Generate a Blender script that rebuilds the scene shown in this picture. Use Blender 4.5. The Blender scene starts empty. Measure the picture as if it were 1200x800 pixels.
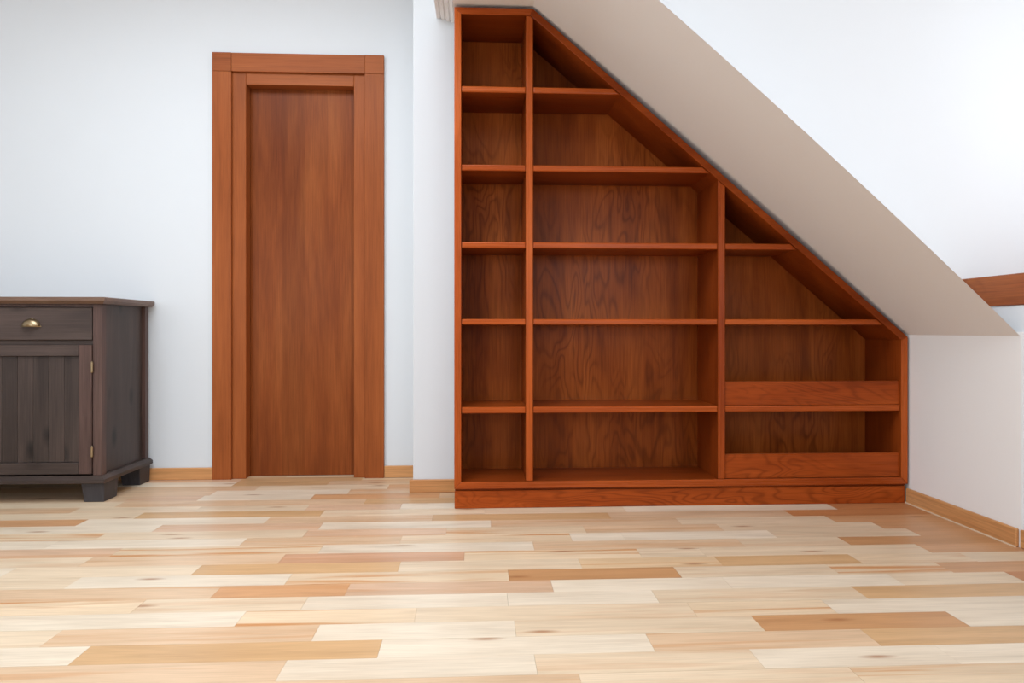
import bpy, bmesh, math, random
from mathutils import Vector

# ------------------------------------------------------------------ camera, world, lights
scene = bpy.context.scene
COL = scene.collection
random.seed(7)

cam_data = bpy.data.cameras.new('camera')
cam_data.sensor_width = 36.0
cam_data.lens = 24.0                      # 24 mm shift lens, held level
cam_data.shift_y = -13.0 / 1200.0
cam_data.clip_start = 0.05
camera = bpy.data.objects.new('camera', cam_data)
camera.location = (0.0, 0.0, 0.75)
camera.rotation_euler = (math.radians(90), 0, -math.atan(0.05))
COL.objects.link(camera)
scene.camera = camera

world = bpy.data.worlds.new('daylight')
scene.world = world
world.use_nodes = True
world.node_tree.nodes['Background'].inputs[0].default_value = (0.80, 0.89, 1.0, 1)
world.node_tree.nodes['Background'].inputs[1].default_value = 1.0

def window_light(name, loc, rot, sx, sy, watts, colour):
    """daylight coming in through one window opening"""
    d = bpy.data.lights.new(name, 'AREA')
    d.shape = 'RECTANGLE'; d.size = sx; d.size_y = sy
    d.energy = watts; d.color = colour
    o = bpy.data.objects.new(name, d)
    o.location = loc; o.rotation_euler = rot
    COL.objects.link(o)
    return o

DAY = (0.83, 0.92, 1.0)
R90 = math.radians(90)
# dormer window in the right wall, roof window overhead, two windows in the wall behind the camera
window_light('dormer_daylight', (2.42, 1.10, 1.64), (0, R90, 0), 1.30, 2.70, 26, (.94, .97, 1.0))
window_light('roof_daylight', (-.90, 1.45, 2.69), (0, 0, 0), 2.10, 1.70, 86, DAY)
window_light('rear_daylight_a', (-2.45, -2.52, 1.50), (R90, 0, 0), 1.50, 1.50, 40, DAY)
window_light('rear_daylight_b', (1.45, -2.52, 1.50), (R90, 0, 0), 1.20, 1.50, 22, DAY)

scene.view_settings.view_transform = 'Standard'
scene.view_settings.look = 'None'
scene.view_settings.gamma = 1.0
scene.view_settings.use_curve_mapping = False
scene.view_settings.exposure = 0.05
scene.cycles.diffuse_bounces = 4
scene.cycles.max_bounces = 8

# ------------------------------------------------------------------ helpers
def lin(rgb):
    return tuple(((c / 255) / 12.92 if c / 255 <= .04045 else ((c / 255 + .055) / 1.055) ** 2.4) for c in rgb)

def link(o, parent=None):
    COL.objects.link(o)
    if parent is not None:
        o.parent = parent
    return o

def root_of(p):
    """world position of a parent chain (locations only)"""
    v = Vector((0, 0, 0))
    while p is not None:
        v += p.location; p = p.parent
    return v

def finish(name, bm, mat, parent, centre):
    bmesh.ops.recalc_face_normals(bm, faces=bm.faces)
    me = bpy.data.meshes.new(name)
    bm.to_mesh(me); bm.free()
    me.materials.append(mat)
    o = bpy.data.objects.new(name, me)
    o.location = Vector(centre) - root_of(parent)
    return link(o, parent)

def box_into(bm, x0, x1, y0, y1, z0, z1, bevel=0.0, seg=1):
    t = bmesh.new()
    vs = [t.verts.new((x, y, z)) for x in (x0, x1) for y in (y0, y1) for z in (z0, z1)]
    for f in ((0, 1, 3, 2), (4, 6, 7, 5), (0, 4, 5, 1), (2, 3, 7, 6), (0, 2, 6, 4), (1, 5, 7, 3)):
        t.faces.new([vs[i] for i in f])
    if bevel:
        bmesh.ops.bevel(t, geom=list(t.edges), offset=bevel, segments=seg, affect='EDGES', profile=.5)
    me = bpy.data.meshes.new('tmp'); t.to_mesh(me); t.free()
    bm.from_mesh(me); bpy.data.meshes.remove(me)

def box(name, x0, x1, y0, y1, z0, z1, mat, parent=None, bevel=0.0, seg=1):
    c = ((x0 + x1) / 2, (y0 + y1) / 2, (z0 + z1) / 2)
    bm = bmesh.new()
    box_into(bm, x0 - c[0], x1 - c[0], y0 - c[1], y1 - c[1], z0 - c[2], z1 - c[2], bevel, seg)
    return finish(name, bm, mat, parent, c)

def boxes(name, lst, mat, parent=None, bevel=0.0):
    """several abutting boxes that make up one piece of the building"""
    c = tuple((min(b[i * 2] for b in lst) + max(b[i * 2 + 1] for b in lst)) / 2 for i in range(3))
    bm = bmesh.new()
    for b in lst:
        box_into(bm, b[0] - c[0], b[1] - c[0], b[2] - c[1], b[3] - c[1], b[4] - c[2], b[5] - c[2], bevel)
    return finish(name, bm, mat, parent, c)

def prism(name, poly, y0, y1, mat, parent=None, bevel=0.0, seg=1, front_only=False):
    """outline given in x, z pushed through the depth y0..y1"""
    cx = sum(p[0] for p in poly) / len(poly); cz = sum(p[1] for p in poly) / len(poly); cy = (y0 + y1) / 2
    bm = bmesh.new()
    a = [bm.verts.new((p[0] - cx, y0 - cy, p[1] - cz)) for p in poly]
    b = [bm.verts.new((p[0] - cx, y1 - cy, p[1] - cz)) for p in poly]
    n = len(poly)
    bm.faces.new(a); bm.faces.new(b[::-1])
    for i in range(n):
        bm.faces.new((a[i], b[i], b[(i + 1) % n], a[(i + 1) % n]))
    if bevel:
        ed = [e for e in bm.edges if (not front_only) or all(abs(v.co.y - (y0 - cy)) < 1e-6 for v in e.verts)]
        bmesh.ops.bevel(bm, geom=ed, offset=bevel, segments=seg, affect='EDGES', profile=.5)
    return finish(name, bm, mat, parent, (cx, cy, cz))

def edge_tone(o, mat, depth=.0075):
    """solid wood edging along the front of a board"""
    me = o.data
    me.materials.append(mat)
    ymin = min(v.co.y for v in me.vertices)
    for p in me.polygons:
        if all(me.vertices[i].co.y < ymin + depth for i in p.vertices):
            p.material_index = 1
    return o

def tag(o, label, category, group=None, kind=None):
    o['label'] = label; o['category'] = category
    if group: o['group'] = group
    if kind: o['kind'] = kind
    return o

def empty(name, loc, parent=None):
    o = bpy.data.objects.new(name, None)
    o.empty_display_size = .1
    o.location = Vector(loc) - root_of(parent)
    return link(o, parent)

# ------------------------------------------------------------------ materials
class NT:
    def __init__(self, name):
        self.m = bpy.data.materials.new(name)
        self.m.use_nodes = True
        self.t = self.m.node_tree
        self.b = self.t.nodes['Principled BSDF']
    def n(self, kind, **kw):
        nd = self.t.nodes.new(kind)
        for k, v in kw.items(): setattr(nd, k, v)
        return nd
    def l(self, a, b): self.t.links.new(a, b)
    def math(self, op, a, b=None, c=None):
        nd = self.n('ShaderNodeMath', operation=op)
        for i, v in enumerate((a, b, c)):
            if v is None: continue
            if isinstance(v, (int, float)): nd.inputs[i].default_value = v
            else: self.l(v, nd.inputs[i])
        return nd.outputs[0]
    def mix(self, fac, a, b, blend='MIX'):
        nd = self.n('ShaderNodeMix', data_type='RGBA', blend_type=blend)
        for s, v in ((nd.inputs[0], fac), (nd.inputs[6], a), (nd.inputs[7], b)):
            if isinstance(v, (int, float)): s.default_value = v
            elif isinstance(v, tuple): s.default_value = (*v[:3], 1)
            else: self.l(v, s)
        return nd.outputs[2]
    def ramp(self, fac, stops):
        nd = self.n('ShaderNodeValToRGB')
        el = nd.color_ramp.elements
        while len(el) < len(stops): el.new(.5)
        for e, (p, c) in zip(el, stops):
            e.position = p; e.color = (*c, 1) if len(c) == 3 else c
        self.l(fac, nd.inputs[0])
        return nd.outputs[0]
    def noise(self, vec, scale, detail=3, rough=.55, dist=0):
        nd = self.n('ShaderNodeTexNoise')
        nd.inputs['Scale'].default_value = scale; nd.inputs['Detail'].default_value = detail
        nd.inputs['Roughness'].default_value = rough; nd.inputs['Distortion'].default_value = dist
        self.l(vec, nd.inputs['Vector'])
        return nd.outputs[0]
    def coords(self):
        tc = self.n('ShaderNodeTexCoord'); oi = self.n('ShaderNodeObjectInfo')
        r = self.math('MULTIPLY', oi.outputs['Random'], 23.0)
        cb = self.n('ShaderNodeCombineXYZ')
        for i, k in enumerate((1.0, .73, 1.31)): self.l(self.math('MULTIPLY', r, k), cb.inputs[i])
        ad = self.n('ShaderNodeVectorMath', operation='ADD')
        self.l(tc.outputs['Object'], ad.inputs[0]); self.l(cb.outputs[0], ad.inputs[1])
        return ad.outputs[0], oi
    def scaled(self, vec, s):
        nd = self.n('ShaderNodeVectorMath', operation='MULTIPLY')
        self.l(vec, nd.inputs[0]); nd.inputs[1].default_value = s
        return nd.outputs[0]
    def bump(self, h, strength, dist=.002):
        nd = self.n('ShaderNodeBump')
        nd.inputs['Strength'].default_value = strength; nd.inputs['Distance'].default_value = dist
        self.l(h, nd.inputs['Height']); self.l(nd.outputs[0], self.b.inputs['Normal'])

def along(axis, a, c):
    return {'X': (a, c, c), 'Y': (c, a, c), 'Z': (c, c, a)}[axis]

def paint(name, rgb, rough=.85):
    k = NT(name)
    tc = k.n('ShaderNodeTexCoord')
    n1 = k.noise(tc.outputs['Object'], 1.3, 3)
    c = lin(rgb)
    k.l(k.mix(n1, tuple(v * .97 for v in c), tuple(min(1, v * 1.02) for v in c)), k.b.inputs['Base Color'])
    k.b.inputs['Roughness'].default_value = rough
    k.b.inputs['Specular IOR Level'].default_value = .2
    return k.m

def wood(name, dark, mid, light, axis='X', rough=.35, figure=0.0, streak=.35, spec=.5, knots=0.0, bands=0.0, fig_freq=42):
    """stained timber: broad tone, fibre streaks, optional cathedral figure and knots"""
    k = NT(name)
    v, oi = k.coords()
    broad = k.noise(k.scaled(v, along(axis, .9, 7.0)), 1, 4, .6, .4)
    col = k.ramp(broad, [(.28, lin(dark)), (.5, lin(mid)), (.72, lin(light))])
    fibre = k.noise(k.scaled(v, along(axis, 5, 190)), 1, 4, .65)
    col = k.mix(streak, col, k.ramp(fibre, [(.3, (.35, .30, .28)), (.62, (1.25, 1.25, 1.25))]), 'MULTIPLY')
    if figure:
        fn = k.noise(k.scaled(v, along(axis, 1.6, 6.5)), 1, 2, .5, .5)
        s = k.math('SINE', k.math('MULTIPLY', fn, fig_freq * 2))
        s = k.math('MULTIPLY_ADD', s, .5, .5)
        s = k.math('POWER', s, 3.0)
        patch = k.ramp(k.noise(k.scaled(v, along(axis, 1.2, 2.2)), 1, 1), [(.36, (0, 0, 0)), (.62, (1, 1, 1))])
        fac = k.math('MULTIPLY', k.math('MULTIPLY', s, figure), patch)
        col = k.mix(fac, col, tuple(c * .42 for c in lin(dark)))
    if bands:
        sep = k.n('ShaderNodeSeparateXYZ'); k.l(v, sep.inputs[0])
        q = sep.outputs[0 if axis != 'X' else 2]
        wn = k.n('ShaderNodeTexWhiteNoise', noise_dimensions='1D')
        k.l(k.math('FLOOR', k.math('MULTIPLY', q, 8.5)), wn.inputs['W'])
        col = k.mix(bands, col, k.ramp(wn.outputs[0], [(0, (.55, .52, .5)), (1, (1.3, 1.3, 1.3))]), 'MULTIPLY')
    if knots:
        vo = k.n('ShaderNodeTexVoronoi'); vo.inputs['Scale'].default_value = 1
        k.l(k.scaled(v, along(axis, 4.0, 9)), vo.inputs['Vector'])
        kn = k.ramp(vo.outputs['Distance'], [(.08, (1, 1, 1)), (.24, (0, 0, 0))])
        col = k.mix(k.math('MULTIPLY', kn, knots), col, tuple(c * .25 for c in lin(dark)))
    k.l(col, k.b.inputs['Base Color'])
    k.l(k.math('MULTIPLY_ADD', fibre, .16, rough - .08), k.b.inputs['Roughness'])
    k.b.inputs['Specular IOR Level'].default_value = spec
    k.bump(fibre, .12, .0006)
    return k.m

def plank_material(name, per_object=True):
    """one lacquered strip of the floor; its tone comes with the strip"""
    k = NT(name)
    if per_object:
        geo = k.n('ShaderNodeNewGeometry'); oi = k.n('ShaderNodeObjectInfo')
        rnd = oi.outputs['Random']; tone = oi.outputs['Color']; amount = oi.outputs['Alpha']
    else:
        geo = k.n('ShaderNodeNewGeometry')
        at = k.n('ShaderNodeAttribute', attribute_name='tone')
        tone = at.outputs['Color']; amount = at.outputs['Alpha']; rnd = geo.outputs['Random Per Island']
    cb = k.n('ShaderNodeCombineXYZ')
    k.l(k.math('MULTIPLY', rnd, 31.0), cb.inputs[0]); k.l(k.math('MULTIPLY', rnd, 17.0), cb.inputs[1])
    ad = k.n('ShaderNodeVectorMath', operation='ADD')
    k.l(geo.outputs['Position'], ad.inputs[0]); k.l(cb.outputs[0], ad.inputs[1])
    v = ad.outputs[0]
    broad = k.noise(k.scaled(v, (1.6, 16, 1)), 1, 4, .6, .6)
    fibre = k.noise(k.scaled(v, (6, 240, 1)), 1, 3, .6)
    col = k.mix(.75, tone, k.ramp(broad, [(.3, (.80, .76, .72)), (.55, (1.0, 1.0, 1.0)), (.75, (1.12, 1.13, 1.15))]), 'MULTIPLY')
    col = k.mix(.26, col, k.ramp(fibre, [(.3, (.6, .55, .5)), (.6, (1.15, 1.15, 1.15))]), 'MULTIPLY')
    # heartwood streaks
    hs = k.noise(k.scaled(v, (1.1, 26, 1)), 1, 3, .5, .9)
    m = k.ramp(hs, [(.54, (0, 0, 0)), (.66, (1, 1, 1))])
    col = k.mix(k.math('MULTIPLY', m, amount), col, lin((196, 138, 88)))
    # a few small knots
    vo = k.n('ShaderNodeTexVoronoi', voronoi_dimensions='2D'); vo.inputs['Scale'].default_value = 1
    k.l(k.scaled(v, (2.1, 9.5, 1)), vo.inputs['Vector'])
    wn = k.n('ShaderNodeSeparateColor'); k.l(vo.outputs['Color'], wn.inputs[0])
    pick = k.math('GREATER_THAN', wn.outputs[0], .80)
    kn = k.ramp(vo.outputs['Distance'], [(.02, (1, 1, 1)), (.11, (0, 0, 0))])
    col = k.mix(k.math('MULTIPLY', k.math('MULTIPLY', kn, pick), .75), col, lin((150, 96, 58)))
    k.l(col, k.b.inputs['Base Color'])
    k.l(k.math('MULTIPLY_ADD', fibre, .1, .30), k.b.inputs['Roughness'])
    k.b.inputs['Specular IOR Level'].default_value = .42
    return k.m

def plain(name, rgb, rough=.5, metallic=0.0):
    k = NT(name)
    tc = k.n('ShaderNodeTexCoord')
    n1 = k.noise(tc.outputs['Object'], 60, 3)
    c = lin(rgb)
    k.l(k.mix(n1, tuple(v * .8 for v in c), tuple(min(1, v * 1.15) for v in c)), k.b.inputs['Base Color'])
    k.b.inputs['Roughness'].default_value = rough; k.b.inputs['Metallic'].default_value = metallic
    return k.m

M_WALL = paint('white_wall_paint', (218, 221, 224))
M_CEIL = paint('white_ceiling_paint', (243, 240, 238))
M_SUB = plain('dark_floor_joint', (120, 84, 52), .9)
M_CAULK = plain('pale_sealant', (226, 205, 176), .7)
CH = ((112, 44, 12), (137, 59, 18), (155, 72, 25))  # board colour darkened to carry the shade inside the bookcase
ED = ((138, 56, 16), (166, 75, 25), (186, 91, 35))  # front edging, lightened to paint in the light it catches
M_BOOK_H = wood('cherry_stained_board_lengthwise', *CH, axis='X', rough=.30, streak=.3, spec=.12)
M_BOOK_V = wood('cherry_stained_board_upright', *CH, axis='Z', rough=.30, streak=.3, spec=.12)
M_LIT_EDGE_H = wood('cherry_lit_edge_lengthwise', *ED, axis='X', rough=.28, streak=.3, spec=.2)
M_LIT_EDGE_V = wood('cherry_lit_edge_upright', *ED, axis='Z', rough=.28, streak=.3, spec=.2)
M_BOOK_F = wood('cherry_stained_board_figured', (138, 57, 18), (162, 73, 26), (178, 86, 34), axis='X', rough=.30, figure=.45, streak=.3, spec=.12, fig_freq=60)
M_BACK = wood('cherry_stained_plywood', (120, 54, 18), (156, 78, 30), (178, 95, 40), axis='Z', rough=.24, figure=.45, streak=.4, spec=.09)
M_DOOR_V = wood('door_veneer_upright', (108, 52, 23), (130, 67, 31), (146, 81, 40), axis='Z', rough=.32, streak=.35, bands=.35, spec=.09)
M_TRIM_V = wood('door_trim_upright', (136, 71, 34), (154, 83, 41), (166, 93, 48), axis='Z', rough=.36, streak=.25, spec=.12)
M_TRIM_H = wood('door_trim_lengthwise', (136, 71, 34), (154, 83, 41), (166, 93, 48), axis='X', rough=.36, streak=.25, spec=.12)
BB = ((190, 132, 82), (204, 148, 96), (214, 162, 110))
M_BASE_X = wood('oak_skirting', *BB, axis='X', rough=.4, streak=.3, spec=.25)
M_BASE_Y = wood('oak_skirting_side', *BB, axis='Y', rough=.4, streak=.3, spec=.25)
M_SILL = wood('stained_sill', (120, 60, 28), (142, 76, 38), (158, 90, 48), axis='Y', rough=.36, figure=.5, streak=.35, spec=.18)
DK = ((50, 40, 36), (66, 54, 49), (82, 67, 61))
M_PINE_V = wood('dark_stained_pine_upright', *DK, axis='Z', rough=.42, streak=.4, knots=.85, spec=.3)
M_PINE_H = wood('dark_stained_pine_lengthwise', *DK, axis='X', rough=.42, streak=.4, knots=.7, spec=.3)
M_PINE_P = wood('dark_stained_pine_post', (62, 45, 40), (82, 61, 55), (98, 75, 67), axis='Z', rough=.42, streak=.45, knots=.6, spec=.3)
M_PINE_T = wood('dark_stained_pine_top', (88, 64, 50), (108, 82, 66), (124, 96, 78), axis='X', rough=.3, streak=.4, spec=.4)
M_LEG = wood('charcoal_stained_leg', (50, 46, 47), (62, 58, 60), (74, 70, 72), axis='Z', rough=.45, streak=.4, spec=.3)
M_BRASS = plain('aged_brass', (160, 140, 110), .36, 1.0)
M_FRAME = paint('white_window_frame', (238, 238, 236), .5)
g = NT('window_glass'); g.b.inputs['Transmission Weight'].default_value = 1; g.b.inputs['Roughness'].default_value = 0
g.b.inputs['IOR'].default_value = 1.45
M_GLASS = g.m

# ------------------------------------------------------------------ the room
X_LEFT, X_KNEE, X_WIN = -3.4, 1.872, 2.45
Y_DOOR, Y_NIB, Y_REAR, Y_CHEEK = 3.515, 3.185, -2.55, 2.60
Z_CEIL = 2.70

def structure(o, label, category):
    return tag(o, label, category, kind='structure')

# floor: a sub-floor carrying separate lacquered strips
floor = box('floor', X_LEFT, X_KNEE + .02, Y_REAR, 3.62, -.05, -.012, M_SUB)
structure(floor, 'pale strip parquet floor of mixed cream, tan and brown planks', 'floor')

TONES = {  # strip tone, amount of reddish heartwood
    'C': ((224, 207, 184), .05), 'L': ((219, 196, 167), .25), 'T': ((212, 180, 147), .40),
    'O': ((203, 163, 119), .05), 'B': ((192, 143, 99), .10), 'R': ((203, 154, 112), .35),
    'D': ((190, 129, 83), .30), 'P': ((211, 176, 146), .40), 'Q': ((203, 158, 126), .35),
    'S': ((220, 194, 162), .95), 'K': ((218, 186, 148), .70),
}
ROWS = [   # row number, x of the butt joints in metres, tone of each strip
    (6,[-2.529,-1.814,-1.186,-0.733,-0.253],'TLCOT'),
    (5,[-2.306,-1.647,-1.046,-0.43],'TOTL'),
    (4,[-2.464,-1.904,-1.218,-0.599,0.0],'TTTCT'),
    (3,[-2.248,-1.554,-1.238,-0.745,-0.174],'TTPCR'),
    (2,[-2.356,-1.543,-1.001,-0.494,0.151],'TLTTO'),
    (1,[-2.08,-1.676,-1.175,-0.722,-0.327,0.294],'TTLLPC'),
    (0,[-2.112,-1.371,-0.637,0.028,0.615,1.507,2.474],'LLOLLCD'),
    (-1,[-2.137,-1.543,-0.832,-0.181,0.532,1.274,2.133],'TRCTOTD'),
    (-2,[-1.85,-1.214,-0.601,0.05,0.788,1.401,2.096],'TCPCTLR'),
    (-3,[-1.933,-1.372,-0.636,-0.118,0.402,0.922,1.537,2.195],'TSLPSTLR'),
    (-4,[-1.49,-0.831,-0.275,0.337,0.528,1.083,1.618],'CCTSCCLR'),
    (-5,[-1.819,-1.221,-0.538,0.193,0.928,1.303,2.002],'LPSCTLB'),
    (-6,[-1.642,-1.27,-0.644,-0.045,0.543,0.759,1.532,2.171],'TLTQSLLR'),
    (-7,[-1.453,-0.88,-0.249,0.329,0.782,1.238,1.621,2.232],'CLOLKOSL'),
    (-8,[-1.772,-1.202,-0.571,0.094,0.619,1.113,1.473,2.108],'TLCSBLSR'),
    (-9,[-1.44,-0.75,-0.377,0.218,0.74,1.258,1.633],'LTRPCCLD'),
    (-10,[-1.483,-0.922,-0.476,0.083,0.5,1.091,1.737],'LSLCCLO'),
    (-11,[-1.284,-0.617,-0.164,0.575,0.954,1.726],'TCSLSC'),
    (-12,[-1.038,-0.402,0.094,0.717,1.247,1.802],'LTCLBC'),
    (-13,[-0.918,-0.231,0.414,0.959,1.727],'COCTO'),
    (-14,[-1.068,-0.433,0.13,0.637,1.086,1.67],'LTCLCC'),
    (-15,[-1.234,-0.584,0.22,0.824,1.449],'CLTLS'),
]
Y_ROW, W_ROW, GAP = 2.7907, 0.0934, 0.0005
M_PLANK = plank_material('lacquered_strip')
M_PLANK_FAR = plank_material('lacquered_strip_field', False)
unit = bmesh.new(); box_into(unit, -.5, .5, -.5, .5, -.5, .5)
bmesh.ops.recalc_face_normals(unit, faces=unit.faces)
plank_mesh = bpy.data.meshes.new('plank'); unit.to_mesh(plank_mesh); unit.free()
plank_mesh.materials.append(M_PLANK)
rnd = random.Random(3)
singles, field = [], []
rows = {r[0]: r for r in ROWS}
for k in range(-57, 9):
    y0 = Y_ROW + k * W_ROW; y1 = y0 + W_ROW
    y0 = max(y0, Y_REAR); y1 = min(y1, 3.62)
    if y1 - y0 < .01: continue
    xs, tones = [], []
    if k in rows:
        xs = list(rows[k][1]); tones = list(rows[k][2])
    if not xs:
        xs = [-.3 + rnd.uniform(-.3, .3)]; tones = [rnd.choice('CLLTTO')]
    while len(tones) > len(xs):                       # strip that follows the last joint
        xs.append(xs[-1] + rnd.uniform(.5, .72))
    while xs[-1] < X_KNEE:
        xs.append(xs[-1] + rnd.uniform(.45, .75)); tones.append(rnd.choice('CLLTTOPRS'))
    while xs[0] > X_LEFT:
        xs.insert(0, xs[0] - rnd.uniform(.45, .75)); tones.insert(0, rnd.choice('CLLTTOPS'))
    prev = X_LEFT
    for x, t in zip(xs, tones):
        a, b = max(prev, X_LEFT), min(x, X_KNEE)
        prev = x
        if b - a < .004: continue
        yc = (y0 + y1) / 2
        seen = k >= -15 and b > -.80 * yc - .12 and a < .88 * yc + .1 and not (yc > 2.9 and a > -.05) and yc < 3.60
        (singles if seen else field).append((a, b, y0, y1, t))
for i, (a, b, y0, y1, t) in enumerate(singles):
    o = bpy.data.objects.new('plank', plank_mesh)
    o.scale = (b - a - GAP, y1 - y0 - GAP, .012)
    o.location = Vector(((a + b) / 2, (y0 + y1) / 2, -.006 + rnd.uniform(-.00015, .00015))) - floor.location
    rgb, amount = TONES[t]
    j = rnd.uniform(.96, 1.03)
    o.color = (*[c * j for c in lin(rgb)], amount)
    link(o, floor)
bm = bmesh.new(); lay = bm.loops.layers.float_color.new('tone')
for (a, b, y0, y1, t) in field:
    n0 = len(bm.faces)
    box_into(bm, a, b - GAP, y0, y1 - GAP, -.012, 0)
    bm.faces.ensure_lookup_table()
    rgb, amount = TONES[t]
    for f in bm.faces[n0:]:
        for lp in f.loops: lp[lay] = (*lin(rgb), amount)
o = finish('plank_field', bm, M_PLANK_FAR, floor, (0, 0, 0)); o['kind'] = 'stuff'

# wall with the door: left of it, right of it, above it
structure(boxes('wall_back', [(X_LEFT - .1, -1.26, Y_DOOR, Y_DOOR + .12, -.05, Z_CEIL),
                              (-.545, -.22, Y_DOOR, Y_DOOR + .12, -.05, Z_CEIL),
                              (-1.26, -.545, Y_DOOR, Y_DOOR + .12, 2.075, Z_CEIL)], M_WALL),
          'plain white painted wall around the brown door', 'wall')
structure(box('wall_pier', -.300, 2.25, Y_NIB, Y_DOOR + .12, -.05, Z_CEIL, M_WALL, bevel=.003),
          'white wall pier standing forward between the door and the bookcase', 'wall')
structure(box('wall_left', X_LEFT - .12, X_LEFT, Y_REAR, Y_DOOR, -.05, Z_CEIL, M_WALL), 'white side wall beyond the dark sideboard', 'wall')
SKY = (-1.95, .15, .60, 2.30)            # roof window opening
structure(boxes('ceiling', [(X_LEFT - .1, SKY[0], Y_REAR - .1, Y_DOOR + .1, Z_CEIL, Z_CEIL + .1), (SKY[1], X_WIN + .2, Y_REAR - .1, Y_DOOR + .1, Z_CEIL, Z_CEIL + .1),
                            (SKY[0], SKY[1], Y_REAR - .1, SKY[2], Z_CEIL, Z_CEIL + .1), (SKY[0], SKY[1], SKY[3], Y_DOOR + .1, Z_CEIL, Z_CEIL + .1)], M_CEIL),
          'flat white ceiling over the room', 'ceiling')
roof = empty('window_4', ((SKY[0] + SKY[1]) / 2, (SKY[2] + SKY[3]) / 2, Z_CEIL))
structure(roof, 'wide white roof window in the ceiling', 'window')
xm = (SKY[0] + SKY[1]) / 2
for x0, x1 in ((SKY[0], SKY[0] + .06), (xm - .03, xm + .03), (SKY[1] - .06, SKY[1])):
    box('frame_stile', x0, x1, SKY[2], SKY[3], Z_CEIL + .02, Z_CEIL + .08, M_FRAME, roof, .003)
for x0, x1 in ((SKY[0] + .06, xm - .03), (xm + .03, SKY[1] - .06)):
    box('frame_rail', x0, x1, SKY[2], SKY[2] + .06, Z_CEIL + .02, Z_CEIL + .08, M_FRAME, roof, .003)
    box('frame_rail', x0, x1, SKY[3] - .06, SKY[3], Z_CEIL + .02, Z_CEIL + .08, M_FRAME, roof, .003)
    box('pane', x0, x1, SKY[2] + .06, SKY[3] - .06, Z_CEIL + .046, Z_CEIL + .054, M_GLASS, roof)

# knee wall under the slope, and the lower wall under the dormer window, set back one centimetre
structure(box('wall_right', X_KNEE, X_KNEE + .15, 2.268, 3.30, -.05, .745, M_CEIL), 'low white knee wall beside the bookcase under the slope', 'wall')  # lighter ceiling white stands in for light missing on this wall
structure(box('wall_dormer', X_KNEE + .012, X_KNEE + .28, Y_REAR - .1, 2.30, -.05, .838, M_WALL), 'white parapet wall under the wooden dormer ledge', 'wall')
box_d = box('wall_dormer_end', X_KNEE + .015, X_KNEE + .28, 2.30, 2.72, .70, .838, M_WALL)
structure(box_d, 'small shaded wall patch below the wooden ledge behind the slope', 'wall')

# sloped ceiling strip over the bookcase
sx0, sz0, sx1, sz1 = .234, 2.121, X_KNEE + .004, .727
dx, dz = sx1 - sx0, sz1 - sz0
L = math.hypot(dx, dz)
nx, nz = -dz / L, dx / L                 # up and out
bm = bmesh.new(); N = 24; ring = []
for i in range(N + 1):
    t = i / N
    bow = .012 * 4 * t * (1 - t)
    px, pz = sx0 + dx * t + nx * bow, sz0 + dz * t + nz * bow
    ye = 2.195 + (2.268 - 2.195) * t - .010 * math.sin(math.pi * t)
    prof = [(ye, 0), (Y_NIB, -bow * 0), (Y_NIB, .07), (Y_CHEEK + .03, .07), (ye + .03, .012)]
    ring.append([bm.verts.new((px + nx * d, y, pz + nz * d)) for y, d in prof])
for i in range(N):
    for j in range(5):
        bm.faces.new((ring[i][j], ring[i + 1][j], ring[i + 1][(j + 1) % 5], ring[i][(j + 1) % 5]))
bm.faces.new(ring[0]); bm.faces.new(ring[-1][::-1])
structure(finish('ceiling_slope', bm, M_CEIL, None, (0, 0, 0)), 'sloped white ceiling strip running down over the bookcase', 'ceiling')
structure(box('ceiling_soffit', -.104, .240, 2.195, Y_NIB, 2.121, Z_CEIL, M_CEIL), 'lowered flat soffit above the top of the bookcase', 'ceiling')

# fluted moulding along the soffit
bm = bmesh.new()
pr = [(-.192, 2.30), (-.192, 2.200)]
for k in range(4):
    x = -.192 + k * .022; z = 2.199 - k * .006
    pr += [(x + .002, z), (x + .015, z - .001), (x + .017, z + .004), (x + .020, z + .004)]
pr += [(-.104, 2.176), (-.104, 2.30)]
a = [bm.verts.new((x, 1.9, z)) for x, z in pr]; b = [bm.verts.new((x, Y_NIB, z)) for x, z in pr]
bm.faces.new(a); bm.faces.new(b[::-1])
for i in range(len(pr)): bm.faces.new((a[i], b[i], b[(i + 1) % len(pr)], a[(i + 1) % len(pr)]))
structure(finish('trim_1', bm, M_CEIL, None, (0, 0, 0)), 'white fluted cornice moulding beside the top left of the bookcase', 'trim')

# dormer cheek: the bright wall above the slope
d = .066
poly = [(.235, Z_CEIL), (.235, sz0 + nz * d + .0), (sx0 + nx * d, sz0 + nz * d), (sx1 + nx * d, sz1 + nz * d), (X_WIN + .12, .60), (X_WIN + .12, Z_CEIL)]
structure(prism('wall_cheek', poly, Y_CHEEK, Y_CHEEK + .08, M_WALL), 'brightly lit white dormer wall above the sloped ceiling', 'wall')

# wooden ledge under the dormer window
tr = box('trim_2', X_KNEE + .006, X_WIN + .02, Y_REAR, Y_CHEEK, .838, .949, M_SILL, bevel=.003)
structure(tr, 'brown wooden ledge running below the dormer window', 'window ledge')

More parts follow.
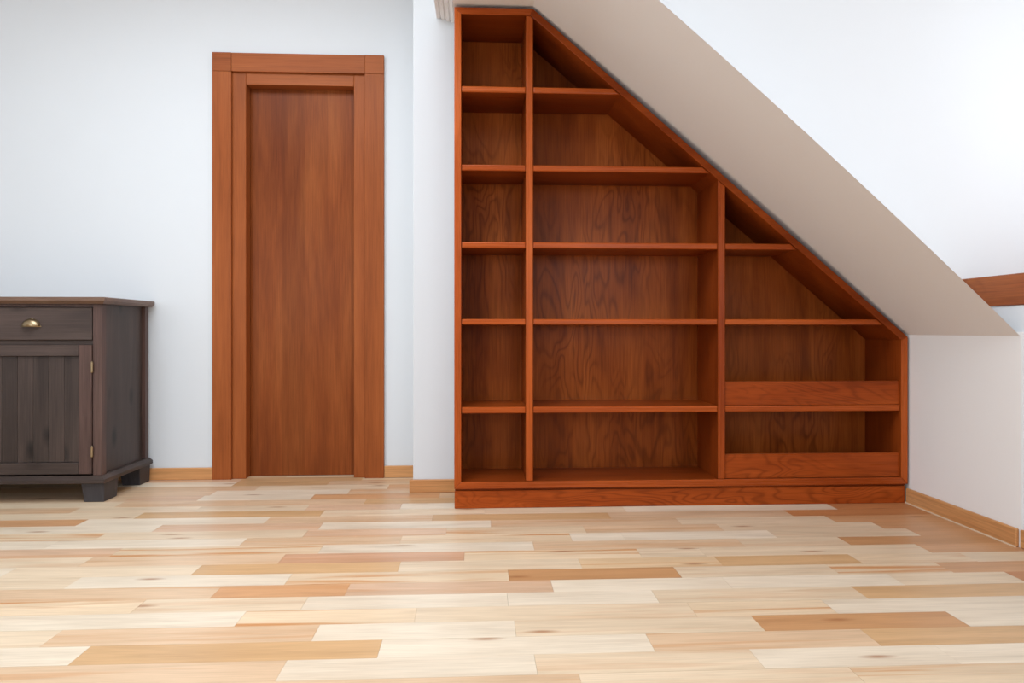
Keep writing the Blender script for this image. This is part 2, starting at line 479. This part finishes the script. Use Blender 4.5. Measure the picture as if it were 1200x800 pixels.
# dormer window (right, outside the frame), the wall around it and the wall behind the camera
structure(boxes('wall_window', [(X_WIN, X_WIN + .12, Y_REAR, Y_CHEEK, 2.32, Z_CEIL), (X_WIN, X_WIN + .12, Y_REAR, -.26, .94, 2.32),
                                (X_WIN, X_WIN + .12, 2.46, Y_CHEEK, .94, 2.32)], M_WALL), 'white wall around the dormer window', 'wall')
def window(name, along_x, u0, u1, z0, z1, w, label, cols):
    r = empty(name, (((u0 + u1) / 2, w, z0) if along_x else (w, (u0 + u1) / 2, z0)))
    def b(nm, a0, a1, c0, c1, m, th):
        if along_x: box(nm, a0, a1, w - th, w + th, c0, c1, m, r, .003)
        else: box(nm, w - th, w + th, a0, a1, c0, c1, m, r, .003)
    f = .06
    b('frame_rail', u0, u1, z0, z0 + f, M_FRAME, .03); b('frame_rail', u0, u1, z1 - f, z1, M_FRAME, .03)
    for i in range(cols + 1):
        c = u0 + (u1 - u0 - f) * i / cols
        b('frame_stile', c, c + f, z0 + f, z1 - f, M_FRAME, .03)
        if i < cols:
            b('pane', c + f, u0 + (u1 - u0 - f) * (i + 1) / cols, z0 + f, z1 - f, M_GLASS, .004)
    return structure(r, label, 'window')
window('window_1', False, -.26, 2.46, .95, 2.32, X_WIN + .06, 'wide white dormer window to the right of the room', 3)
W2, W3 = (-3.20, -1.70), (.85, 2.05)
structure(boxes('wall_rear', [(X_LEFT - .1, W2[0], Y_REAR - .12, Y_REAR, -.05, Z_CEIL), (W2[1], W3[0], Y_REAR - .12, Y_REAR, -.05, Z_CEIL),
                              (W3[1], X_WIN + .1, Y_REAR - .12, Y_REAR, -.05, Z_CEIL)] +
                             [(w[0], w[1], Y_REAR - .12, Y_REAR, z0, z1) for w in (W2, W3) for z0, z1 in ((-.05, .70), (2.30, Z_CEIL))], M_WALL),
          'white wall with two windows behind the viewer', 'wall')
window('window_2', True, *W2, .70, 2.30, Y_REAR - .07, 'white rear window on the side of the sideboard', 2)
window('window_3', True, *W3, .70, 2.30, Y_REAR - .07, 'white rear window on the side of the dormer', 2)

# skirting boards
def skirting(name, args, mat, label):
    return structure(box(name, *args, mat, bevel=.003), label, 'baseboard')
skirting('baseboard_left', (X_LEFT, -1.332, Y_DOOR - .014, Y_DOOR, 0, .060, ), M_BASE_X, 'light oak baseboard between the sideboard and the door')
skirting('baseboard_center', (-.477, -.300, Y_DOOR - .014, Y_DOOR, 0, .060), M_BASE_X, 'short light oak baseboard between the door and the wall pier')
skirting('baseboard_pier', (-.316, -.02, Y_NIB - .015, Y_NIB, 0, .060), M_BASE_X, 'light oak baseboard across the foot of the wall pier')
o = skirting('baseboard_right', (X_KNEE - .013, X_KNEE, 2.272, 2.882, 0, .064), M_BASE_Y, 'light oak baseboard along the low knee wall')
box('sealant_line', X_KNEE - .017, X_KNEE - .012, 2.272, 2.882, -.001, .004, M_CAULK, o)
skirting('baseboard_dormer', (X_KNEE - .003, X_KNEE + .012, Y_REAR, 2.268, 0, .062), M_BASE_Y, 'light oak baseboard of the dormer wall at the right edge')

# ------------------------------------------------------------------ door in its frame
door = empty('door_1', (-.905, 3.515, 0))
structure(door, 'flush reddish brown wooden door with wide square-block architrave', 'door')
YA = 3.497
YZ = 3.5145
box('architrave_post', -1.332, -1.238, YA, YZ, 0, 2.0520, M_TRIM_V, door, .0015)
box('architrave_post', -.574, -.477, YA, YZ, 0, 2.0520, M_TRIM_V, door, .0015)
box('architrave_head', -1.2374, -.5746, YA, YZ, 2.0525, 2.146, M_TRIM_H, door, .0015)
box('corner_block', -1.332, -1.238, YA - .0008, YZ, 2.0525, 2.147, M_TRIM_H, door, .0015)
box('corner_block', -.574, -.477, YA - .0008, YZ, 2.0525, 2.147, M_TRIM_H, door, .0015)
box('jamb', -1.2595, -1.171, YZ + .0003, 3.63, 0, 2.0740, M_TRIM_V, door, .002)
box('jamb', -.631, -.5455, YZ + .0003, 3.63, 0, 2.0740, M_TRIM_V, door, .002)
box('jamb_head', -1.1708, -.6312, YZ + .0006, 3.63, 1.993, 2.0740, M_TRIM_H, door, .002)
box('door_leaf', -1.1705, -.6315, 3.578, 3.618, .0015, 1.9925, M_DOOR_V, door, .001)

# ------------------------------------------------------------------ bookcase under the slope
book = empty('bookcase', (.882, 2.872, 0))
tag(book, 'large reddish brown built-in bookcase with a sloped right side', 'bookcase')
T = .029
outer = [(-.099, .084), (-.099, 2.107), (.232, 2.107), (1.863, .722), (1.863, .084)]
def inset(poly, t):
    n = len(poly); res = []
    for i in range(n):
        p0, p1, p2 = poly[i - 1], poly[i], poly[(i + 1) % n]
        def off(a, b):
            ex, ez = b[0] - a[0], b[1] - a[1]; l = math.hypot(ex, ez)
            return (a[0] + ez / l * t, a[1] - ex / l * t), (ex, ez)   # clockwise outline: inside is to the right
        (a, da), (b, db) = off(p0, p1), off(p1, p2)
        det = da[0] * db[1] - da[1] * db[0]
        s = ((b[0] - a[0]) * db[1] - (b[1] - a[1]) * db[0]) / det
        res.append((a[0] + da[0] * s, a[1] + da[1] * s))
    return res
inner = inset(outer, T)
YF, YBK = 2.872, 3.150
for i, (nm, mt) in enumerate((('side_panel', M_BOOK_V), ('top_panel', M_BOOK_H), ('slope_panel', M_BOOK_H), ('side_panel', M_BOOK_V), ('bottom_panel', M_BOOK_H))):
    j = (i + 1) % 5
    edge_tone(prism(nm, [outer[i], outer[j], inner[j], inner[i]], YF, YBK, mt, book, .0022, 2, True), M_LIT_EDGE_V if nm == 'side_panel' else M_BOOK_H if nm == 'slope_panel' else M_LIT_EDGE_H)  # slope front stays in the dark board colour, its shade painted in
def slope_x(z):   # inner face of the slope panel
    (xa, za), (xb, zb) = inner[2], inner[3]
    return xa + (z - za) / (zb - za) * (xb - xa)
def slope_z(x):
    (xa, za), (xb, zb) = inner[2], inner[3]
    return za + (x - xa) / (xb - xa) * (zb - za)
z_bot = inner[0][1]; xl = inner[0][0]; xr = inner[3][0]
e = .0004
D1, D2 = (.2025, .2330), (1.0275, 1.0585)
xk = inner[2][0]
edge_tone(prism('divider', [(D1[0], z_bot + e), (D1[1], z_bot + e), (D1[1], slope_z(D1[1]) - e), (max(xk, D1[0] + .004), inner[2][1] - e), (D1[0], inner[2][1] - e)], YF + .003, YBK, M_BOOK_V, book, .004, 3, True), M_LIT_EDGE_V)
edge_tone(prism('divider', [(D2[0], z_bot + e), (D2[1], z_bot + e), (D2[1], slope_z(D2[1]) - e), (D2[0], slope_z(D2[0]) - e)], YF + .003, YBK, M_BOOK_V, book, .004, 3, True), M_LIT_EDGE_V)
LEVELS = [(1.753, 1.779), (1.423, 1.449), (1.097, 1.123), (.774, .798), (.400, .427)]
def shelf(x0, x1, z0, z1, slanted):
    if slanted: poly = [(x0 + e, z0), (slope_x(z0) - e, z0), (slope_x(z1) - e, z1), (x0 + e, z1)]
    else: poly = [(x0 + e, z0), (x1 - e, z0), (x1 - e, z1), (x0 + e, z1)]
    edge_tone(prism('shelf', poly, YF + .006, YBK, M_BOOK_H, book, .006, 3, True), M_LIT_EDGE_H)
for z0, z1 in LEVELS:
    shelf(xl, D1[0], z0, z1, False)
    shelf(D1[1], D2[0], z0, z1, slope_x(z1) < D2[0])
for z0, z1 in LEVELS[2:]:
    shelf(D2[1], xr, z0, z1, slope_x(z1) < xr)
for z0, z1 in ((.4275, .530), (z_bot + e, .217)):
    box('retaining_board', D2[1] + e, xr - e, YF + .014, YF + .033, z0, z1, M_BOOK_F, book, .0015)
# back panels, one behind each column
prism('back_panel', [(xl - .01, z_bot - .01), (D1[0] + .014, z_bot - .01), (D1[0] + .014, inner[1][1] + .01), (xl - .01, inner[1][1] + .01)], YBK + .0004, YBK + .012, M_BACK, book)
prism('back_panel', [(D1[0] + .0145, z_bot - .01), (D2[0] + .014, z_bot - .01), (D2[0] + .014, slope_z(D2[0]) + .008), (xk + .01, inner[2][1] + .008), (D1[0] + .0145, inner[2][1] + .008)], YBK + .0004, YBK + .012, M_BACK, book)
prism('back_panel', [(D2[0] + .0145, z_bot - .01), (xr + .01, z_bot - .01), (xr + .01, inner[3][1]), (D2[0] + .0145, slope_z(D2[0]) + .004)], YBK + .0004, YBK + .012, M_BACK, book)
box('plinth', -.098, 1.855, YF + .008, YF + .030, 0, .0745, M_BOOK_F, book, .002)
box('plinth_moulding', -.096, 1.858, YF + .012, YF + .030, .0747, .0836, M_BOOK_H, book, .002)

# ------------------------------------------------------------------ dark sideboard
sb = empty('sideboard', (-2.21, 3.27, 0))
tag(sb, 'dark brown stained pine sideboard standing against the white wall', 'sideboard')
SX0, SX1, SY0, SY1 = -2.775, -1.640, 3.070, 3.490     # carcase
# top with an undercut edge
def moulded(name, x0, x1, y0, y1, z0, z1, under, mat, parent, flip=False):
    """board whose front and side edges slant inwards towards the bottom (or the top)"""
    c = ((x0 + x1) / 2, (y0 + y1) / 2, (z0 + z1) / 2)
    bm = bmesh.new(); zm = z0 + (z1 - z0) * (.45 if not flip else .55)
    lev = [(z0, under), (zm, 0), (z1 - .003, 0), (z1, .003)] if not flip else [(z0, .003), (z0 + .003, 0), (zm, 0), (z1, under)]
    rings = []
    for z, i in lev:
        rings.append([bm.verts.new((x - c[0], y - c[1], z - c[2])) for x, y in ((x0 + i, y0 + i), (x1 - i, y0 + i), (x1 - i, y1), (x0 + i, y1))])
    bm.faces.new(rings[0]); bm.faces.new(rings[-1])
    for a, b in zip(rings, rings[1:]):
        for i in range(4): bm.faces.new((a[i], a[(i + 1) % 4], b[(i + 1) % 4], b[i]))
    return finish(name, bm, mat, parent, c)
moulded('top', SX0 - .026, SX1 + .026, 3.040, 3.499, .866, .895, .014, M_PINE_T, sb)
moulded('base_moulding', SX0 - .016, SX1 + .018, 3.048, 3.497, .085, .116, .018, M_PINE_H, sb, True)
# carcase: corner posts, side panels, back, rails
for x0, x1 in ((SX1 - .040, SX1), (SX0, SX0 + .040)):
    box('front_post', x0, x1, SY0, SY0 + .034, .1162, .8658, M_PINE_P, sb, .0015)
    box('rear_post', x0, x1, SY1 - .034, SY1, .1162, .8658, M_PINE_P, sb, .0015)
box('side_panel', SX1 - .030, SX1 - .016, SY0 + .0345, SY1 - .0345, .1162, .8658, M_PINE_V, sb)
box('side_panel', SX0 + .016, SX0 + .030, SY0 + .0345, SY1 - .0345, .1162, .8658, M_PINE_V, sb)
box('bottom_board', SX0 + .041, SX1 - .041, SY0 + .03, SY1 - .012, .1162, .130, M_PINE_H, sb)
box('back_board', SX0 + .041, SX1 - .041, SY1 - .012, SY1, .1162, .8658, M_PINE_H, sb)
box('front_rail', SX0 + .0405, SX1 - .0405, SY0 + .004, SY0 + .03, .852, .8658, M_PINE_P, sb)
box('front_rail', SX0 + .0405, SX1 - .0405, SY0 + .006, SY0 + .03, .688, .706, M_PINE_H, sb)
XM = -2.205
box('centre_stile', XM - .0125, XM + .0125, SY0 + .004, SY0 + .0295, .1305, .6875, M_PINE_P, sb)
box('centre_stile', XM - .0125, XM + .0125, SY0 + .004, SY0 + .0295, .7065, .8515, M_PINE_P, sb)
# legs: tapered blocks
def leg(x0, x1, y0, y1, tx0, tx1, ty0, ty1):
    c = ((x0 + x1) / 2, (y0 + y1) / 2, .0425)
    bm = bmesh.new()
    a = [bm.verts.new((x - c[0], y - c[1], -.0425)) for x, y in ((x0, y0), (x1, y0), (x1, y1), (x0, y1))]
    b = [bm.verts.new((x - c[0], y - c[1], .0424)) for x, y in ((tx0, ty0), (tx1, ty0), (tx1, ty1), (tx0, ty1))]
    bm.faces.new(a); bm.faces.new(b)
    for i in range(4): bm.faces.new((a[i], a[(i + 1) % 4], b[(i + 1) % 4], b[i]))
    bmesh.ops.bevel(bm, geom=list(bm.edges), offset=.002, segments=1, affect='EDGES')
    finish('leg', bm, M_LEG, sb, c)
leg(-1.718, -1.634, 3.072, 3.180, -1.730, -1.632, 3.068, 3.190)
leg(-1.718, -1.634, 3.392, 3.488, -1.730, -1.632, 3.384, 3.492)
leg(-2.781, -2.697, 3.072, 3.180, -2.783, -2.685, 3.068, 3.190)
leg(-2.781, -2.697, 3.392, 3.488, -2.783, -2.685, 3.384, 3.492)

def cup_pull(xc, z, parent):
    """half-dome brass cup pull, open below"""
    bm = bmesh.new(); nu, nv = 16, 6
    w, hgt, dep = .038, .034, .026
    def sheet(k):
        g = []
        for j in range(nv + 1):
            ph = math.pi / 2 * j / nv               # 0 at the rim against the drawer, 90 deg at the front
            row = []
            for i in range(nu + 1):
                th = math.pi * i / nu
                row.append(bm.verts.new((w * k * math.cos(th) * math.cos(ph) ** .8 if j < nv else 0, -dep * k * math.sin(ph), hgt * k * math.sin(th) * math.cos(ph) ** .8 if j < nv else 0)))
            g.append(row)
        for j in range(nv):
            for i in range(nu):
                vs = (g[j][i], g[j][i + 1], g[j + 1][i + 1], g[j + 1][i])
                try: bm.faces.new(vs)
                except ValueError: pass
        return g
    o_, i_ = sheet(1.0), sheet(.92)
    for s in (0, nu):
        for j in range(nv):
            bm.faces.new((o_[j][s], o_[j + 1][s], i_[j + 1][s], i_[j][s]))
    bmesh.ops.remove_doubles(bm, verts=bm.verts, dist=.00005)
    box_into(bm, -.041, .041, -.0015, 0, -.003, .002)
    box_into(bm, -.006, .006, -.0015, 0, .029, .036)
    for f in bm.faces: f.smooth = True
    o = finish('cup_pull', bm, M_BRASS, parent, (xc, SY0 - .0045, z))
    o['label'] = 'half-round aged brass cup pull'

for x0, x1 in ((-2.190, -1.6825), (-2.732, -2.2195)):
    dr = box('drawer', x0, x1, SY0 - .004, SY0 + .022, .7075, .850, M_PINE_H, sb, .003)
    cup_pull((x0 + x1) / 2, .768, dr)
    zb, zt = .1235, .6865
    dd = box('door', x0 + .01, x1 - .01, SY0 + .014, SY0 + .022, zb + .01, zt - .01, M_PINE_V, sb)
    fy = SY0 - .006
    st = .055
    box('stile', x0, x0 + st, fy, SY0 + .0138, zb, zt, M_PINE_P, dd, .002)
    box('stile', x1 - st, x1, fy, SY0 + .0138, zb, zt, M_PINE_P, dd, .002)
    box('rail', x0 + st + e, x1 - st - e, fy + .0006, SY0 + .0138, zt - .048, zt, M_PINE_H, dd, .002)
    box('rail', x0 + st + e, x1 - st - e, fy + .0006, SY0 + .0138, zb, zb + .050, M_PINE_H, dd, .002)
    nb = 6; wb = (x1 - x0 - 2 * st) / nb
    for i in range(nb):
        a = x0 + st + i * wb
        box('panel_board', a + .0003, a + wb - .0003, SY0 + .006, SY0 + .0138, zb + .0505, zt - .0485, M_PINE_V, dd, .0015)
    hx = x1 + .003 if x1 > -2 else x0 - .003
    for hz in (.222, .590):
        bm = bmesh.new()
        bmesh.ops.create_cone(bm, cap_ends=True, segments=12, radius1=.0052, radius2=.0052, depth=.040)
        for s in (-1, 1):
            bmesh.ops.create_uvsphere(bm, u_segments=10, v_segments=6, radius=.0046)
            for v in bm.verts[-(10 * 5 + 2):]: v.co.z += s * .021
        hg = finish('hinge', bm, M_BRASS, dd, (hx, SY0 - .0075, hz))
        hg['label'] = 'small brass barrel hinge'
